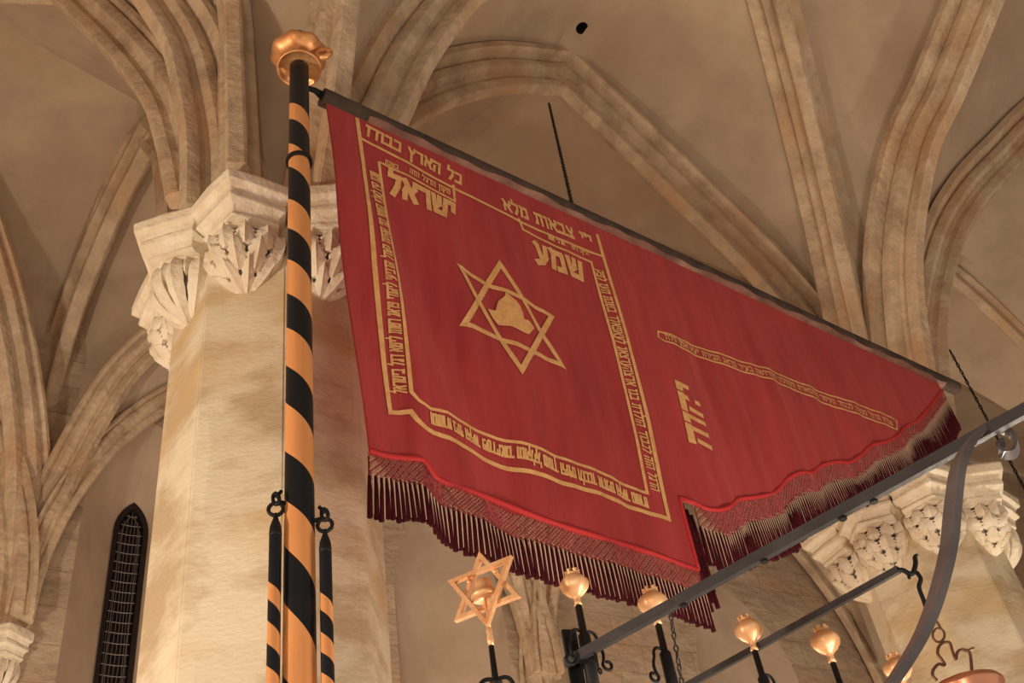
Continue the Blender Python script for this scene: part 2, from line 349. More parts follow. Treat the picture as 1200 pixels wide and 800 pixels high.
def window(no, nch, w_hw, w_spring, w_top, inn=.6, cx=None):
    cx = nch[len(nch) // 2][0] if cx is None else cx
    inner = lancet(cx, w_hw, w_spring, w_top, 2.6)
    n = len(nch); vs = [wpt(*a) for a in nch] + [wpt(a[0], a[1], inn) for a in inner]
    fs = [(i, (i + 1) % n, n + (i + 1) % n, n + i) for i in range(n)]
    o = mesh('wall_reveal' if no == 1 else 'wall_reveal', vs, fs, REVEAL); autosmooth(o, 50); tag(o, 'splayed plaster reveal', kind='structure')
    root = empty('window_%d' % no, wpt(cx, 2.6, inn)); tag(root, 'tall narrow leaded lancet window', kind='structure')
    # frame
    fr = lancet(cx, w_hw - .045, w_spring - .01, w_top - .075, 2.65); m = MB(); N = len(inner)
    a = [wpt(*p, inn - .02) for p in inner]; b = [wpt(*p, inn - .02) for p in fr]; c = [wpt(*p, inn + .06) for p in fr]
    m.add(a + b + c, [(i, (i + 1) % N, N + (i + 1) % N, N + i) for i in range(N)] + [(N + i, N + (i + 1) % N, 2 * N + (i + 1) % N, 2 * N + i) for i in range(N)])
    m.build('window_frame', FRAME, root)
    mesh('glass_pane', [wpt(*p, inn + .05) for p in fr], [tuple(range(N))], GLASS, root)
    lead = MB()
    hwf = w_hw - .05
    for k in range(-3, 4):
        x = cx + hwf * k / 3.6; top = w_spring + (w_top - .08 - w_spring) * (1 - abs(k / 3.6) ** 1.5)
        lead.tube([wpt(x + .006 * math.sin(h_ * 5 + k), h_, inn + .02) for h_ in np.linspace(2.7, top, 26)], .0032, 4)
    h_ = 2.8
    while h_ < w_top - .1:
        ww = hwf * (1 if h_ < w_spring else max(.02, 1 - ((h_ - w_spring) / (w_top - .06 - w_spring)) ** 1.6))
        lead.tube([wpt(cx - ww, h_ + .004, inn + .015), wpt(cx, h_ - .004, inn + .015), wpt(cx + ww, h_ + .003, inn + .015)], .0048, 4); h_ += .105
    sad = lancet(cx, hwf * .72, w_spring - .02, w_top - .14, 2.7); lead.tube([wpt(*p, inn + .01) for p in sad], .005, 4)
    lead.build('lead_grille', LEAD, root)
    return root
window(1, niches[0], abs(win_t[0] - win_l[0]) + .03, win_l[1] - .02, win_t[1])
window(2, niches[1], .3, 4.2, 5.0); window(3, niches[2], .32, 3.7, 4.5)
fl = MB().box((2, 6, -.05), (30, 30, .1)).build('floor', FLOORM); tag(fl, 'stone floor', kind='structure')
bk = MB().box((2, 8, 11.1), (44, 44, .1)).build('ceiling', PLASTER); tag(bk, 'flat masonry above the vault', kind='structure')
wl = MB()
pl = W0 - WD * 6
wl.add([V((pl.x, pl.y, 0)), V((pl.x, pl.y, 0)) + WN * 14, V((pl.x, pl.y, 11)) + WN * 14, V((pl.x, pl.y, 11))], [(0, 1, 2, 3)])
tag(wl.build('wall_left', WALLM), 'end wall of the hall', kind='structure')
pr = W0 + WD * (span * 2 + 7)
tag(MB().add([V((pr.x, pr.y, 0)), V((pr.x, pr.y, 0)) + WN * 14, V((pr.x, pr.y, 11)) + WN * 14, V((pr.x, pr.y, 11))], [(0, 1, 2, 3)]).build('wall_right', WALLM), 'far end wall of the hall', kind='structure')

# ------------------------------------------------------------------ pillars with corbel capitals
def corbel_bm(style, seed, sc=1.0):
    rnd = random.Random(seed)
    ab = MB()
    lev = [(.06, .17, .16), (.02, .20, .20), (0, .285, .36), (-.03, .30, .385), (-.105, .295, .375), (-.125, .265, .335), (-.165, .255, .315), (-.185, .265, .33), (-.215, .265, .325), (-.245, .225, .28), (-.285, .215, .262), (-.30, .225, .27), (-.325, .215, .262)]
    def plan(w, d): return [(-w * .74, -.04), (-w * .98, .40 * d), (-w * .5, .71 * d), (0, d), (w * .5, .71 * d), (w * .98, .40 * d), (w * .74, -.04)]
    vs = []
    for z, w, d in lev:
        for k, (a, b) in enumerate(plan(w, d)): vs.append(V((a + rnd.uniform(-.006, .006), b + (rnd.uniform(-.006, .006) if b > 0 else 0), z + rnd.uniform(-.004, .004))))
    m = 7; fs = [(i * m + k, i * m + (k + 1) % m, (i + 1) * m + (k + 1) % m, (i + 1) * m + k) for i in range(len(lev) - 1) for k in range(m)]
    fs += [tuple(range(m)), tuple(range((len(lev) - 1) * m, len(lev) * m))]
    ab.add(vs, fs)
    prof = [(-.31, .175), (-.36, .195), (-.43, .205), (-.51, .195), (-.58, .165), (-.65, .118), (-.70, .07), (-.735, .025), (-.75, .004)]
    def bell(z):
        for (z0, r0), (z1, r1) in zip(prof, prof[1:]):
            if z <= z0 and z >= z1: return r0 + (r1 - r0) * (z0 - z) / (z0 - z1)
        return prof[0][1] if z > prof[0][0] else .004
    fo = MB(); n = 18; vs = []
    for z, r in prof:
        for k in range(n + 1): a = math.pi * k / n; vs.append(V((r * .62 * math.cos(a), r * .70 * math.sin(a) - .02, z)))
    fo.add(vs, [(i * (n + 1) + k, i * (n + 1) + k + 1, (i + 1) * (n + 1) + k + 1, (i + 1) * (n + 1) + k) for i in range(len(prof) - 1) for k in range(n)])
    def leaf(a0, zt, zb, wid, lift, curl, jag=0, tip=True):
        # a lobed leaf hugging the bell, its tip at zt (up) when tip, else at zb
        nu, nv = 11, 4; g = []; lobes = [.45, .72, .98, .80, 1.0, .74, .92, .60, .66, .34, .05]
        for i in range(nu):
            t = i / (nu - 1); z = (zb + (zt - zb) * t) if tip else (zt + (zb - zt) * t); w = wid * lobes[i] * (1 - jag + jag * 2 * (i % 2))
            for j in range(-nv, nv + 1):
                s = j / nv; r = bell(z); a = a0 + s * w / max(.05, r)
                rr = r + lift * math.sin(math.pi * (.2 + .6 * t)) * (1 - .7 * abs(s) ** 1.3) + (.010 if j == 0 else 0) + curl * t ** 3
                a = min(max(a, .02), math.pi - .02)
                g.append(V((rr * .98 * math.cos(a), rr * 1.1 * math.sin(a) - .02, z)))
        w_ = 2 * nv + 1; out = [(i * w_ + j, i * w_ + j + 1, (i + 1) * w_ + j + 1, (i + 1) * w_ + j) for i in range(nu - 1) for j in range(w_ - 1)]
        back = [V((p.x * .84, p.y * .84, p.z + .004)) for p in g]; nn = len(g)
        rim = [i * w_ for i in range(nu)] + [(nu - 1) * w_ + j for j in range(1, w_)] + [i * w_ + w_ - 1 for i in range(nu - 2, -1, -1)] + list(range(w_ - 2, 0, -1))
        fs = out + [(rim[i], rim[(i + 1) % len(rim)], rim[(i + 1) % len(rim)] + nn, rim[i] + nn) for i in range(len(rim))]
        fo.add(g + back, fs)
    if style == 0:      # rows of pointed vine leaves with deep pockets between
        for zb, zt, cnt, off in ((-.52, -.345, 6, 0), (-.655, -.47, 5, 0), (-.745, -.60, 4, 0)):
            for k in range(cnt):
                a = math.pi * (k + .5) / cnt; leaf(a, zt, zb, bell((zb + zt) / 2) * math.pi / cnt * .52 * rnd.uniform(.92, 1.05), .028, .022)
    elif style == 1:    # long ragged leaves running down to the tip
        for k in range(5):
            a = math.pi * (k + .5) / 5; leaf(a, -.345, -.745, .055, .026, 0, .10, False)
        for k in range(4):
            a = math.pi * (k + 1) / 5; leaf(a, -.345, -.50, .018, .012, 0, 0, False)
    else:               # small round leaves
        for zb, zt, cnt, off in ((-.47, -.345, 6, 0), (-.58, -.45, 5, 0), (-.67, -.56, 5, 0), (-.745, -.65, 3, 0)):
            for k in range(cnt):
                a = math.pi * (k + .5) / cnt; leaf(a, zt, zb, bell((zb + zt) / 2) * math.pi / cnt * .56 * rnd.uniform(.9, 1.05), .022, .010)
    band = [[V(((.19 + q1) * .98 * math.cos(math.pi * k / 16), (.19 + q1) * 1.1 * math.sin(math.pi * k / 16) - .02, z)) for k in range(17)] for q1, z in ((0, -.31), (.018, -.325), (.018, -.345), (0, -.36))]
    fo.add([p for g in band for p in g], [(i * 17 + k, i * 17 + k + 1, (i + 1) * 17 + k + 1, (i + 1) * 17 + k) for i in range(3) for k in range(16)])
    return ab, fo
def pillar(C, rotaz, Rv, faces, label, hz=6.16, sc=1.0, styles=None, group=None):
    root = empty('pillar', C); tag(root, label, 'pillar')
    vs = []; lv = [(0, 1.12), (.5, 1.12), (.62, 1.0), (6.25, 1.0), (6.4, .8), (7.6, .62)]
    for z, k in lv:
        for i in range(8):
            az = R(rotaz + 22.5 + 45 * i); vs.append(C + V((math.sin(az) * Rv * k, math.cos(az) * Rv * k, z)))
    fs = [(i * 8 + k, i * 8 + (k + 1) % 8, (i + 1) * 8 + (k + 1) % 8, (i + 1) * 8 + k) for i in range(len(lv) - 1) for k in range(8)] + [tuple(range(8)), tuple(range((len(lv) - 1) * 8, len(lv) * 8))]
    o = mesh('shaft', vs, fs, SHAFT, root)
    bm = bmesh.new(); bm.from_mesh(o.data); bmesh.ops.recalc_face_normals(bm, faces=bm.faces)
    bmesh.ops.bevel(bm, geom=[e for e in bm.edges if abs((e.verts[0].co - e.verts[1].co).z) > .3], offset=.008, segments=2, affect='EDGES'); bm.to_mesh(o.data); bm.free()
    ap = Rv * math.cos(R(22.5))
    for i, azd in enumerate(faces):
        az = R(azd); nrm = V((math.sin(az), math.cos(az), 0)); tx = V((nrm.y, -nrm.x, 0))
        ab, fo = corbel_bm(styles[i % len(styles)] if styles else 0, 10 + i)
        base = C + nrm * (ap - .005) + V((0, 0, hz))
        f = lambda p: base + (tx * p.x + nrm * p.y) * sc + V((0, 0, p.z * sc * .86))
        cap = mesh('capital', [f(p) for p in ab.v], ab.f, CORB, root); autosmooth(cap, 28)
        bv = cap.modifiers.new('b', 'BEVEL'); bv.width = .006; bv.segments = 2; bv.limit_method = 'ANGLE'
        fol = mesh('carved_foliage', [f(p) for p in fo.v], fo.f, CORB, cap, world=False); fol.matrix_parent_inverse = Matrix.Identity(4); autosmooth(fol, 45)
        fol.parent = cap
    return root
p1 = pillar(C1, .7, .56, [180.7, 225.7, 270.7, 135.7, 90.7, 45.7], 'large octagonal stone pillar standing behind the striped pole', 6.33, .98, [0, 1, 2, 0, 2, 1])
p2 = pillar(C2, 2.4, .56, [182.4, 227.4, 272.4, 137.4, 92.4], 'octagonal stone pillar with clustered capitals behind the iron scroll, at lower right', 5.84, 1.0, [2, 2, 0, 2, 1, 0])
def wall_corbel(P, label, k=.95, z=6.16):
    root = empty('wall_corbel', (P.x, P.y, 6.1)); tag(root, label, 'corbel')
    ab, fo = corbel_bm(1, 3); tx = WD
    f = lambda p: V((P.x, P.y, z)) + (tx * p.x + WN * p.y) * k + V((0, 0, p.z * k))
    autosmooth(mesh('abacus', [f(p) for p in ab.v], ab.f, CORB, root), 28)
    autosmooth(mesh('carved_foliage', [f(p) for p in fo.v], fo.f, CORB, root), 45)
wall_corbel(W0, 'stone wall corbel at the lower left edge under two ribs', .72, 6.12)
wall_corbel(W1, 'stone wall corbel under the ribs behind the gilded balls', .8, 5.85)
#MORE
# ------------------------------------------------------------------ striped mast with brass finial
PD = 3.3
pb = atd(351, 800, PD); POLE = V((pb.x, pb.y, 0)); ptop = atd(350, 62, PD).z
def hz_at(y, x=338, D=PD): return atd(x, y, D).z
def striped(name, base, z0, z1, r0, r1, bands, parent, hand=-1, n=48):
    """bands: list of heights on the left edge where the colour changes (top down), first band is black above the first height"""
    # helical drop per turn
    vs = []; fs = []; mi = []
    # piecewise helix: shift each boundary by the local half pitch
    bz = sorted(bands, reverse=True); lv = [z1 + 2] + bz + [z0 - 2]
    def pitch(i): return (bz[max(0, min(len(bz) - 3, i - 1))] - bz[max(0, min(len(bz) - 3, i - 1)) + 2])
    va = math.atan2(EYE.y - base.y, EYE.x - base.x)     # towards the eye
    a0 = va - math.pi / 2                                # left edge as seen from the floor
    for j in range(len(lv)):
        zz = lv[j]
        for k in range(n + 1):
            a = a0 + 2 * math.pi * k / n; z = zz if j in (0, len(lv) - 1) else zz - pitch(j) * (k / n) * .92
            z = min(z1, max(z0, z)); r = r0 + (r1 - r0) * (z - z0) / (z1 - z0); vs.append(base + V((r * math.cos(a), r * math.sin(a), z)))
    w_ = n + 1
    for j in range(len(lv) - 1):
        for k in range(n): fs.append((j * w_ + k, j * w_ + k + 1, (j + 1) * w_ + k + 1, (j + 1) * w_ + k)); mi.append(j % 2)
    o = mesh(name, vs, fs, None, parent, mats=[BLACK, ORANGE], midx=mi); me = o.data
    me.polygons.foreach_set('use_smooth', [True] * len(me.polygons)); return o
mast = empty('striped_pole', POLE); tag(mast, 'tall black and orange spiral-striped pole carrying the banner', 'pole')
ys = [122, 140, 168, 195, 233, 267, 303, 343, 383, 427, 470, 527, 583, 635, 700, 785]
bands = [hz_at(y) for y in ys]
p_ = bands[-3] - bands[-1]; z = bands[-1]; h_ = p_ / 2
while z > .3: z -= h_; bands.append(z)
# the pole is a prism of stripes: black above the first mark
striped('pole_shaft', POLE, 0, ptop - .02, .0605, .0495, bands, mast)
fin = MB()
fin.lathe(POLE + V((0, 0, ptop)), [(.058, -.30), (.062, -.10), (.066, -.10)], 24) if False else None
fz = atd(350, 80, PD).z
MB().lathe(POLE + V((0, 0, fz)), [(.050, .010), (.104, .004), (.108, -.012), (.117, -.012), (.119, .0), (.114, .010), (.078, .022), (.056, .045), (.07, .08)], 40).build('finial_disc', BRASS, mast, True)
MB().lathe(POLE + V((0, 0, fz + .075)), [(.06, 0), (.10, .004), (.138, .028), (.150, .048), (.146, .062), (.10, .068), (.05, .07)], 48, scal=.035, nsc=8).build('finial_bulb', BRASS, mast, True)
MB().lathe(POLE + V((0, 0, fz + .14)), [(.075, 0), (.08, .05), (.068, .12), (.04, .17), (.005, .19)], 24).build('finial_cap', DIRON, mast, True)
kn = POLE + V((.14, -.03, fz + .05)); MB().tube([kn + V((.035 * math.cos(a), 0, .035 * math.sin(a))) for a in np.linspace(0, 6.1, 14)], .016, 8).build('finial_ring', BRASS, mast, True)
MB().lathe(POLE + V((0, 0, hz_at(190, 352) )), [(.050, -.010), (.064, -.010), (.064, .010), (.050, .010)], 32).build('iron_collar', DIRON, mast)
for x_, y_ in ((336, 588), (371, 607)):
    a = atd(x_ - (9 if x_ < 350 else -9), y_, PD - .03); c = V((POLE.x, POLE.y, a.z))
    MB().tube([c, a], .008, 8).build('hook_bolt', DIRON, mast)

# two short striped poles hanging from hooks on the mast
def side_pole(xt, yt, ycap, ys2, label):
    a = atd(xt, yt + 28, PD - .03); base = V((a.x, a.y, 0)); root = empty('striped_prop', base); tag(root, label, 'pole', 'striped props beside the mast')
    zt = atd(xt, yt + 34, PD - .03).z
    bb = [atd(xt, y, PD - .03).z for y in ys2]; h = (bb[-3] - bb[-1]) / 2; z = bb[-1]
    while z > .3: z -= h; bb.append(z)
    zc = zt - .03
    striped('pole_shaft', base, 0, zc, .0235, .0215, bb, root, n=24)
    MB().lathe(base + V((0, 0, zc)), [(.0217, -.01), (.0225, 0), (.020, .03), (.009, .065), (.006, .085)], 16).build('iron_cap', DIRON, root, True)
    top = base + V((0, 0, zc + .085))
    side = RXC * 1.0
    def ring(c, r, tw): return MB().tube([c + (RXC * math.cos(t) * (1 if not tw else .5) + FYC * 0 + V((0, 0, 1)) * math.sin(t) + (FYC * math.cos(t) * .6 if tw else V((0, 0, 0)))) * r for t in np.linspace(0, 2 * math.pi, 17)[:-1]], .0075, 6, closed=True)
    ring(top + V((0, 0, .018)), .026, False).build('hook_ring', DIRON, root, True)
    ring(top + V((0, 0, .062)), .024, True).build('hook_ring', DIRON, root, True)
    MB().tube([top + V((0, 0, .07)), top + V((0, 0, .10)) + (POLE - base).normalized() * .02], .007, 6).build('hook', DIRON, root)
side_pole(323, 583, 0, [680, 700, 725, 752, 778, 800], 'thin striped pole hanging by iron rings left of the tall mast')
side_pole(381, 602, 0, [692, 712, 738, 762, 786, 806], 'thin striped pole hanging by an iron ring right of the tall mast')

# ------------------------------------------------------------------ banner on its horizontal bar
BA = atd(365, 108, 3.34); BB = atz(1120, 455, BA.z - .2); BD = (BB - BA).normalized(); BNM = V((BD.y, -BD.x, 0)).normalized()    # normal to the viewer
if BNM.dot(EYE - BA) < 0: BNM = -BNM
BH = math.hypot(BD.x, BD.y)
def uv(x, y):
    p = onp(x, y, BA, V((BD.x, BD.y, 0)).normalized()); u = (p - BA).dot(V((BD.x, BD.y, 0))) / BH ** 2
    return (u, BA.z + BD.z * u - p.z)
bar_root = empty('banner_bar', BA); tag(bar_root, 'long horizontal wooden bar sticking out from the pole top and holding the banner', 'rod')
bo = MB().tube([BA + BD * t + V((0, 0, .0)) for t in np.linspace(.06, (BB - BA).length, 50)], [.052] * 50, 16).build('rod', BAR, bar_root, True); autosmooth(bo, 50)
MB().tube([V((POLE.x, POLE.y, BA.z)), BA + BD * .02 + V((0, 0, .03)), BA + BD * .1], [.012, .016, .030], 8).build('iron_hook', DIRON, bar_root, True)

slv = MB(); SN = 160; L_ = (BB - BA).length; sv = []
for i in range(SN + 1):
    t = .32 + (L_ - .5) * i / SN; rr = .0565 + .0018 * math.sin(i * 1.9) + .0015 * math.sin(i * .37)
    for k in range(7):
        a = R(-105 + 62 * k / 6 + (6 * math.sin(i * .23) + 5 * math.sin(i * .71)) * k / 6); sv.append(BA + BD * t + BNM * math.cos(a) * rr + V((0, 0, 1)) * math.sin(a) * rr)
slv.add(sv, [(i * 7 + k, (i + 1) * 7 + k, (i + 1) * 7 + k + 1, i * 7 + k + 1) for i in range(SN) for k in range(6)])
def ss(a, b, x): t = min(1, max(0, (x - a) / (b - a))); return t * t * (3 - 2 * t)
def disp(u, v):
    k = ss(0, 1.0, v); d = 0
    d += .011 * k * math.sin(u * 6.5 + .9 * math.sin(v * 1.7)) + .006 * k * math.sin(u * 17 + v * 1.2)
    d += .022 * k * math.sin((u - .28 * v) * 14 + 1.0) * (1 - ss(.5, 1.3, u))                 # diagonal folds at the hoist side
    d += .045 * math.exp(-((u - .42 - .02 * v) / .08) ** 2) * ss(1.2, 2.3, v)                 # fold over the lower left corner
    d += .0022 * math.sin(u * 48 + 2 * math.sin(v * 2)) * k
    d += .006 * math.sin(v * 5 + u * 3) * ss(2.2, 3.2, u)
    d += .022 * math.sin(u * 9.5) * ss(2.4, 4, u) * ss(.95, 1.35, v / max(.5, 1.9 - .33 * (u - 2.2)) * 1.3)
    d += .0035 * math.sin(u * 31 + 3 * math.sin(u * 2.3) + v) * math.sin(u * 2.1 + v * 1.5) * k
    d *= ss(0, .25, v)
    return d + .004
def S3(u, v, off=0): return BA + BD * u - V((0, 0, v)) + BNM * (disp(u, v) + off)
# lower edge of the cloth, traced in the banner's own plane
low = [uv(*p) for p in [(427, 535), (440, 540), (455, 541), (470, 541), (490, 545), (500, 556), (515, 566), (560, 583), (640, 613), (700, 633), (760, 648), (800, 662), (818, 668)]]
tail = [uv(*p) for p in [(812, 590), (824, 598), (838, 601), (852, 596), (864, 586), (880, 584), (898, 580), (912, 574), (922, 562), (936, 556), (952, 554), (962, 546), (980, 542), (996, 541), (1008, 534), (1020, 523), (1036, 519), (1050, 512), (1062, 499), (1076, 492), (1088, 478), (1097, 466), (1103, 459)]]
def interp(pts, u):
    if u <= pts[0][0]: return pts[0][1]
    for (a, b), (c, d) in zip(pts, pts[1:]):
        if u <= c: return b + (d - b) * (u - a) / max(1e-6, c - a)
    return pts[-1][1]
print('low', low[0], low[-1], 'tail', tail[0], tail[-1])
u_step = low[-1][0]
banner = empty('banner', BA + BD * .1); tag(banner, 'crimson velvet banner with gold embroidery and a fringed hem, hanging from the horizontal bar', 'banner')
slo = slv.build('hanging_sleeve', SLEEVE, banner, True)
cloth = MB(); NU, NV = 110, 90
def patch(u0, u1, edge, ltop, rtop, nu, nv):
    vs = []
    for i in range(nu + 1):
        a = i / nu; ub = u0 + (u1 - u0) * a; ut = ltop + (rtop - ltop) * a; vb = interp(edge, ub)
        for j in range(nv + 1):
            t = j / nv; v = .03 + (vb - .03) * t; u = ut + (ub - ut) * t; vs.append(S3(u, v))
    cloth.add(vs, [(i * (nv + 1) + j, (i + 1) * (nv + 1) + j, (i + 1) * (nv + 1) + j + 1, i * (nv + 1) + j + 1) for i in range(nu) for j in range(nv)])
utopL = uv(381, 120)[0]
patch(low[0][0], u_step, low, utopL, u_step + .02, 170, 130)
patch(u_step, tail[-1][0], [(u_step, tail[0][1])] + tail, u_step + .02, tail[-1][0], 260, 90)
co = cloth.build('cloth', RED, banner, True)
sm = co.modifiers.new('s', 'SOLIDIFY'); sm.thickness = .006; sm.offset = -1
# red cord along the hem
hem = [S3(*p, .006) for p in low] ; hem2 = [S3(*p, .006) for p in tail]
hemline = spline(hem, 6); tailline = spline(hem2, 6)
MB().tube(hemline, .013, 8).build('hem_cord', CORD, banner, True)
MB().tube([S3(u_step, low[-1][1], .006)] + [S3(u_step, v, .006) for v in np.linspace(low[-1][1], tail[0][1], 12)] + tailline, .012, 8).build('hem_cord', CORD, banner, True)

# knotted net and tassels
def hemuv(pts, n):
    P = resample([V((a, b, 0)) for a, b in pts], n); return [(p.x, p.y) for p in P]
netm = MB(); netl = MB()
def netband(pts, depth_f, step=.017, wd=.0065):
    L = sum(math.dist(a, b) for a, b in zip(pts, pts[1:])); n = int(L / step); P = hemuv(pts, n + 1)
    for sgn in (1, -1):
        for i in range(n + 1):
            u, v = P[i]; dep = depth_f(i / n); k = 6; c = []
            for j in range(k + 1):
                t = j / k; fi = i + sgn * t * dep / step * .9; fi = min(max(fi, 0), n); i0 = int(min(fi, n - 1)); fr = fi - i0
                uu = P[i0][0] + (P[i0 + 1][0] - P[i0][0]) * fr; vv = P[i0][1] + (P[i0 + 1][1] - P[i0][1]) * fr
                c.append(S3(uu, vv + dep * t, .004 * sgn + .004))
            tgt = netm if (sgn == 1 or i % 2) else netl
            vs = [];
            for q in c: vs += [q - BD * wd * .75, q + BD * wd * .75, q + BNM * wd * .5]
            fs = [];
            for j in range(k):
                for m_ in range(3): fs.append((j * 3 + m_, j * 3 + (m_ + 1) % 3, (j + 1) * 3 + (m_ + 1) % 3, (j + 1) * 3 + m_))
            tgt.add(vs, fs)
    return P
dep1 = lambda t: .125
dep2 = lambda t: .15 - .07 * t
netband(low, dep1)
netm.build('knotted_net', NETM, banner); netl.build('rose_net', NETL, banner); netm = MB(); netl = MB()
netband(tail, dep2)
netm.build('knotted_net', NETM, banner); netl.build('rose_net', NETL, banner)
stuffm = MB(); cnt = 0
rnd = random.Random(3)
def tassels(pts, dep_f, len_f, step):
    global cnt
    L = sum(math.dist(a, b) for a, b in zip(pts, pts[1:])); n = int(L / step); P = hemuv(pts, n + 1)
    for i in range(n + 1):
        u, v = P[i]; d = dep_f(i / n); l = len_f(i / n) * rnd.uniform(.93, 1.04); du = rnd.uniform(-.004, .004)
        m = MB(); p = [S3(u, v + d - .015, .0), S3(u + du * .3, v + d + l * .3, .002), S3(u + du, v + d + l, .002)]
        m.tube(p, [.006, .0095, .0115], 6)
        if cnt < 100: m.build('tassel', MAROON, banner, True)
        else: stuffm.add(m.v, m.f)
        cnt += 1
        if i % 2 == 0 or True:
            c = [S3(u + step / 2, v + d - .02, .004), S3(u + step / 2 + du, v + d + l * .93, .004)]
            pale.tube(c, .0042, 4)
pale = MB()
tassels(low, dep1, lambda t: .175, .0225); tassels(tail, dep2, lambda t: .19 + .03 * math.sin(t * 9) + .06 * t, .021)
for k in range(16):
    v_ = tail[0][1] + (low[-1][1] - tail[0][1]) * k / 15; m = MB(); uu = u_step + .022 + .022 * (k % 3)
    m.tube([S3(uu, v_ + .02), S3(uu + .004, v_ + .20, .002)], [.008, .012], 6); stuffm.add(m.v, m.f)
tag(stuffm.build('tassel_row', MAROON, banner, True), kind='stuff'); tag(pale.build('pale_fringe_thread', CREAM, banner), kind='stuff')

# ------------------------------------------------------------------ gold embroidery
OFF = .010
def gline(m, pts, w, closed=False, off=OFF, seg=.03):
    """flat gold stripe along uv points, following the folds, mitred"""
    P = [V((a, b, 0)) for a, b in pts]
    if closed: P = P + [P[0]]
    N = len(P)
    def nrm(a, b): d = (b - a).normalized(); return V((-d.y, d.x, 0))
    offs = []
    for i in range(N):
        if closed: a = nrm(P[i - 1] if i else P[-2], P[i]); b = nrm(P[i], P[i + 1] if i < N - 1 else P[1])
        else: a = nrm(P[i - 1], P[i]) if i else nrm(P[0], P[1]); b = nrm(P[i], P[i + 1]) if i < N - 1 else a
        mm = (a + b); mm = mm / max(.3, mm.length ** 2 / 2) ; offs.append(mm * w / 2)
    vs = []; fs = []
    for i in range(N - 1):
        L = (P[i + 1] - P[i]).length; k = max(1, int(L / seg)); st = len(vs) // 2
        for j in range(k + 1):
            t = j / k; c = P[i].lerp(P[i + 1], t); o = offs[i].lerp(offs[i + 1], t)
            for s_ in (-1, 1): q = c + o * s_; vs.append(S3(q.x, q.y, off))
        for j in range(k): a = 2 * (st + j); fs.append((a, a + 1, a + 3, a + 2))
    m.add(vs, fs)
px = lambda L: [uv(*p) for p in L]
fr = MB()
gline(fr, px([(417, 140), (424, 190), (435, 310), (446, 400), (455, 486), (466, 486), (477, 487), (483, 497), (495, 508), (530, 522), (610, 553), (700, 582), (783, 609), (757, 495), (728, 385), (704, 298), (698, 276)]), .024)
gline(fr, px([(422, 164), (540, 227), (608, 262), (655, 282), (704, 302)]), .02)
gline(fr, px([(443, 191), (450, 240), (463, 330), (470, 400), (477, 465), (485, 476), (500, 484), (520, 488), (560, 503), (600, 519), (660, 541), (700, 556), (758, 578), (745, 515), (718, 400), (692, 308), (650, 290), (611, 271), (606, 258)]), .017)
gline(fr, px([(443, 191), (532, 237), (530, 218)]), .016)
gline(fr, px([(769, 390), (850, 418), (950, 456), (1050, 494), (1049, 505), (950, 467), (850, 429), (777, 402), (769, 397)]), .013, closed=True)
fr.build('gold_border_stripes', GOLD, banner)
sc = uv(595, 375); st = MB(); Rs = .385; import cmath
star = lambda r, a: (sc[0] + r * math.sin(R(a)), sc[1] - r * math.cos(R(a)))
Sr = px([(583, 313), (657, 430), (542, 382)]); Sq = px([(536, 318), (645, 372), (607, 438)])
gline(st, Sr, .030, closed=True, off=OFF); gline(st, Sq, .030, closed=True, off=OFF + .002)
st.build('gold_hexagram', GOLD, banner)
hat = px([(589, 346), (594, 351), (600, 356), (605, 362), (609, 371), (610, 378), (616, 380), (623, 388), (616, 396), (606, 392), (594, 386), (582, 383), (576, 376), (569, 364), (579, 366), (582, 355), (588, 351)])
def gpoly(m, pts, off=OFF):
    n0 = len(pts); bm = bmesh.new(); vs = [bm.verts.new((a, b, 0)) for a, b in pts]; es = [bm.edges.new((vs[i], vs[(i + 1) % n0])) for i in range(n0)]
    bmesh.ops.triangle_fill(bm, edges=es); bmesh.ops.subdivide_edges(bm, edges=bm.edges[:], cuts=5, use_grid_fill=True); bm.verts.index_update(); m.add([S3(v.co.x, v.co.y, off) for v in bm.verts], [[v.index for v in f.verts] for f in bm.faces]); bm.free()
ho = MB(); gpoly(ho, hat, .014); ho.build('gold_hat_emblem', GOLD, banner)

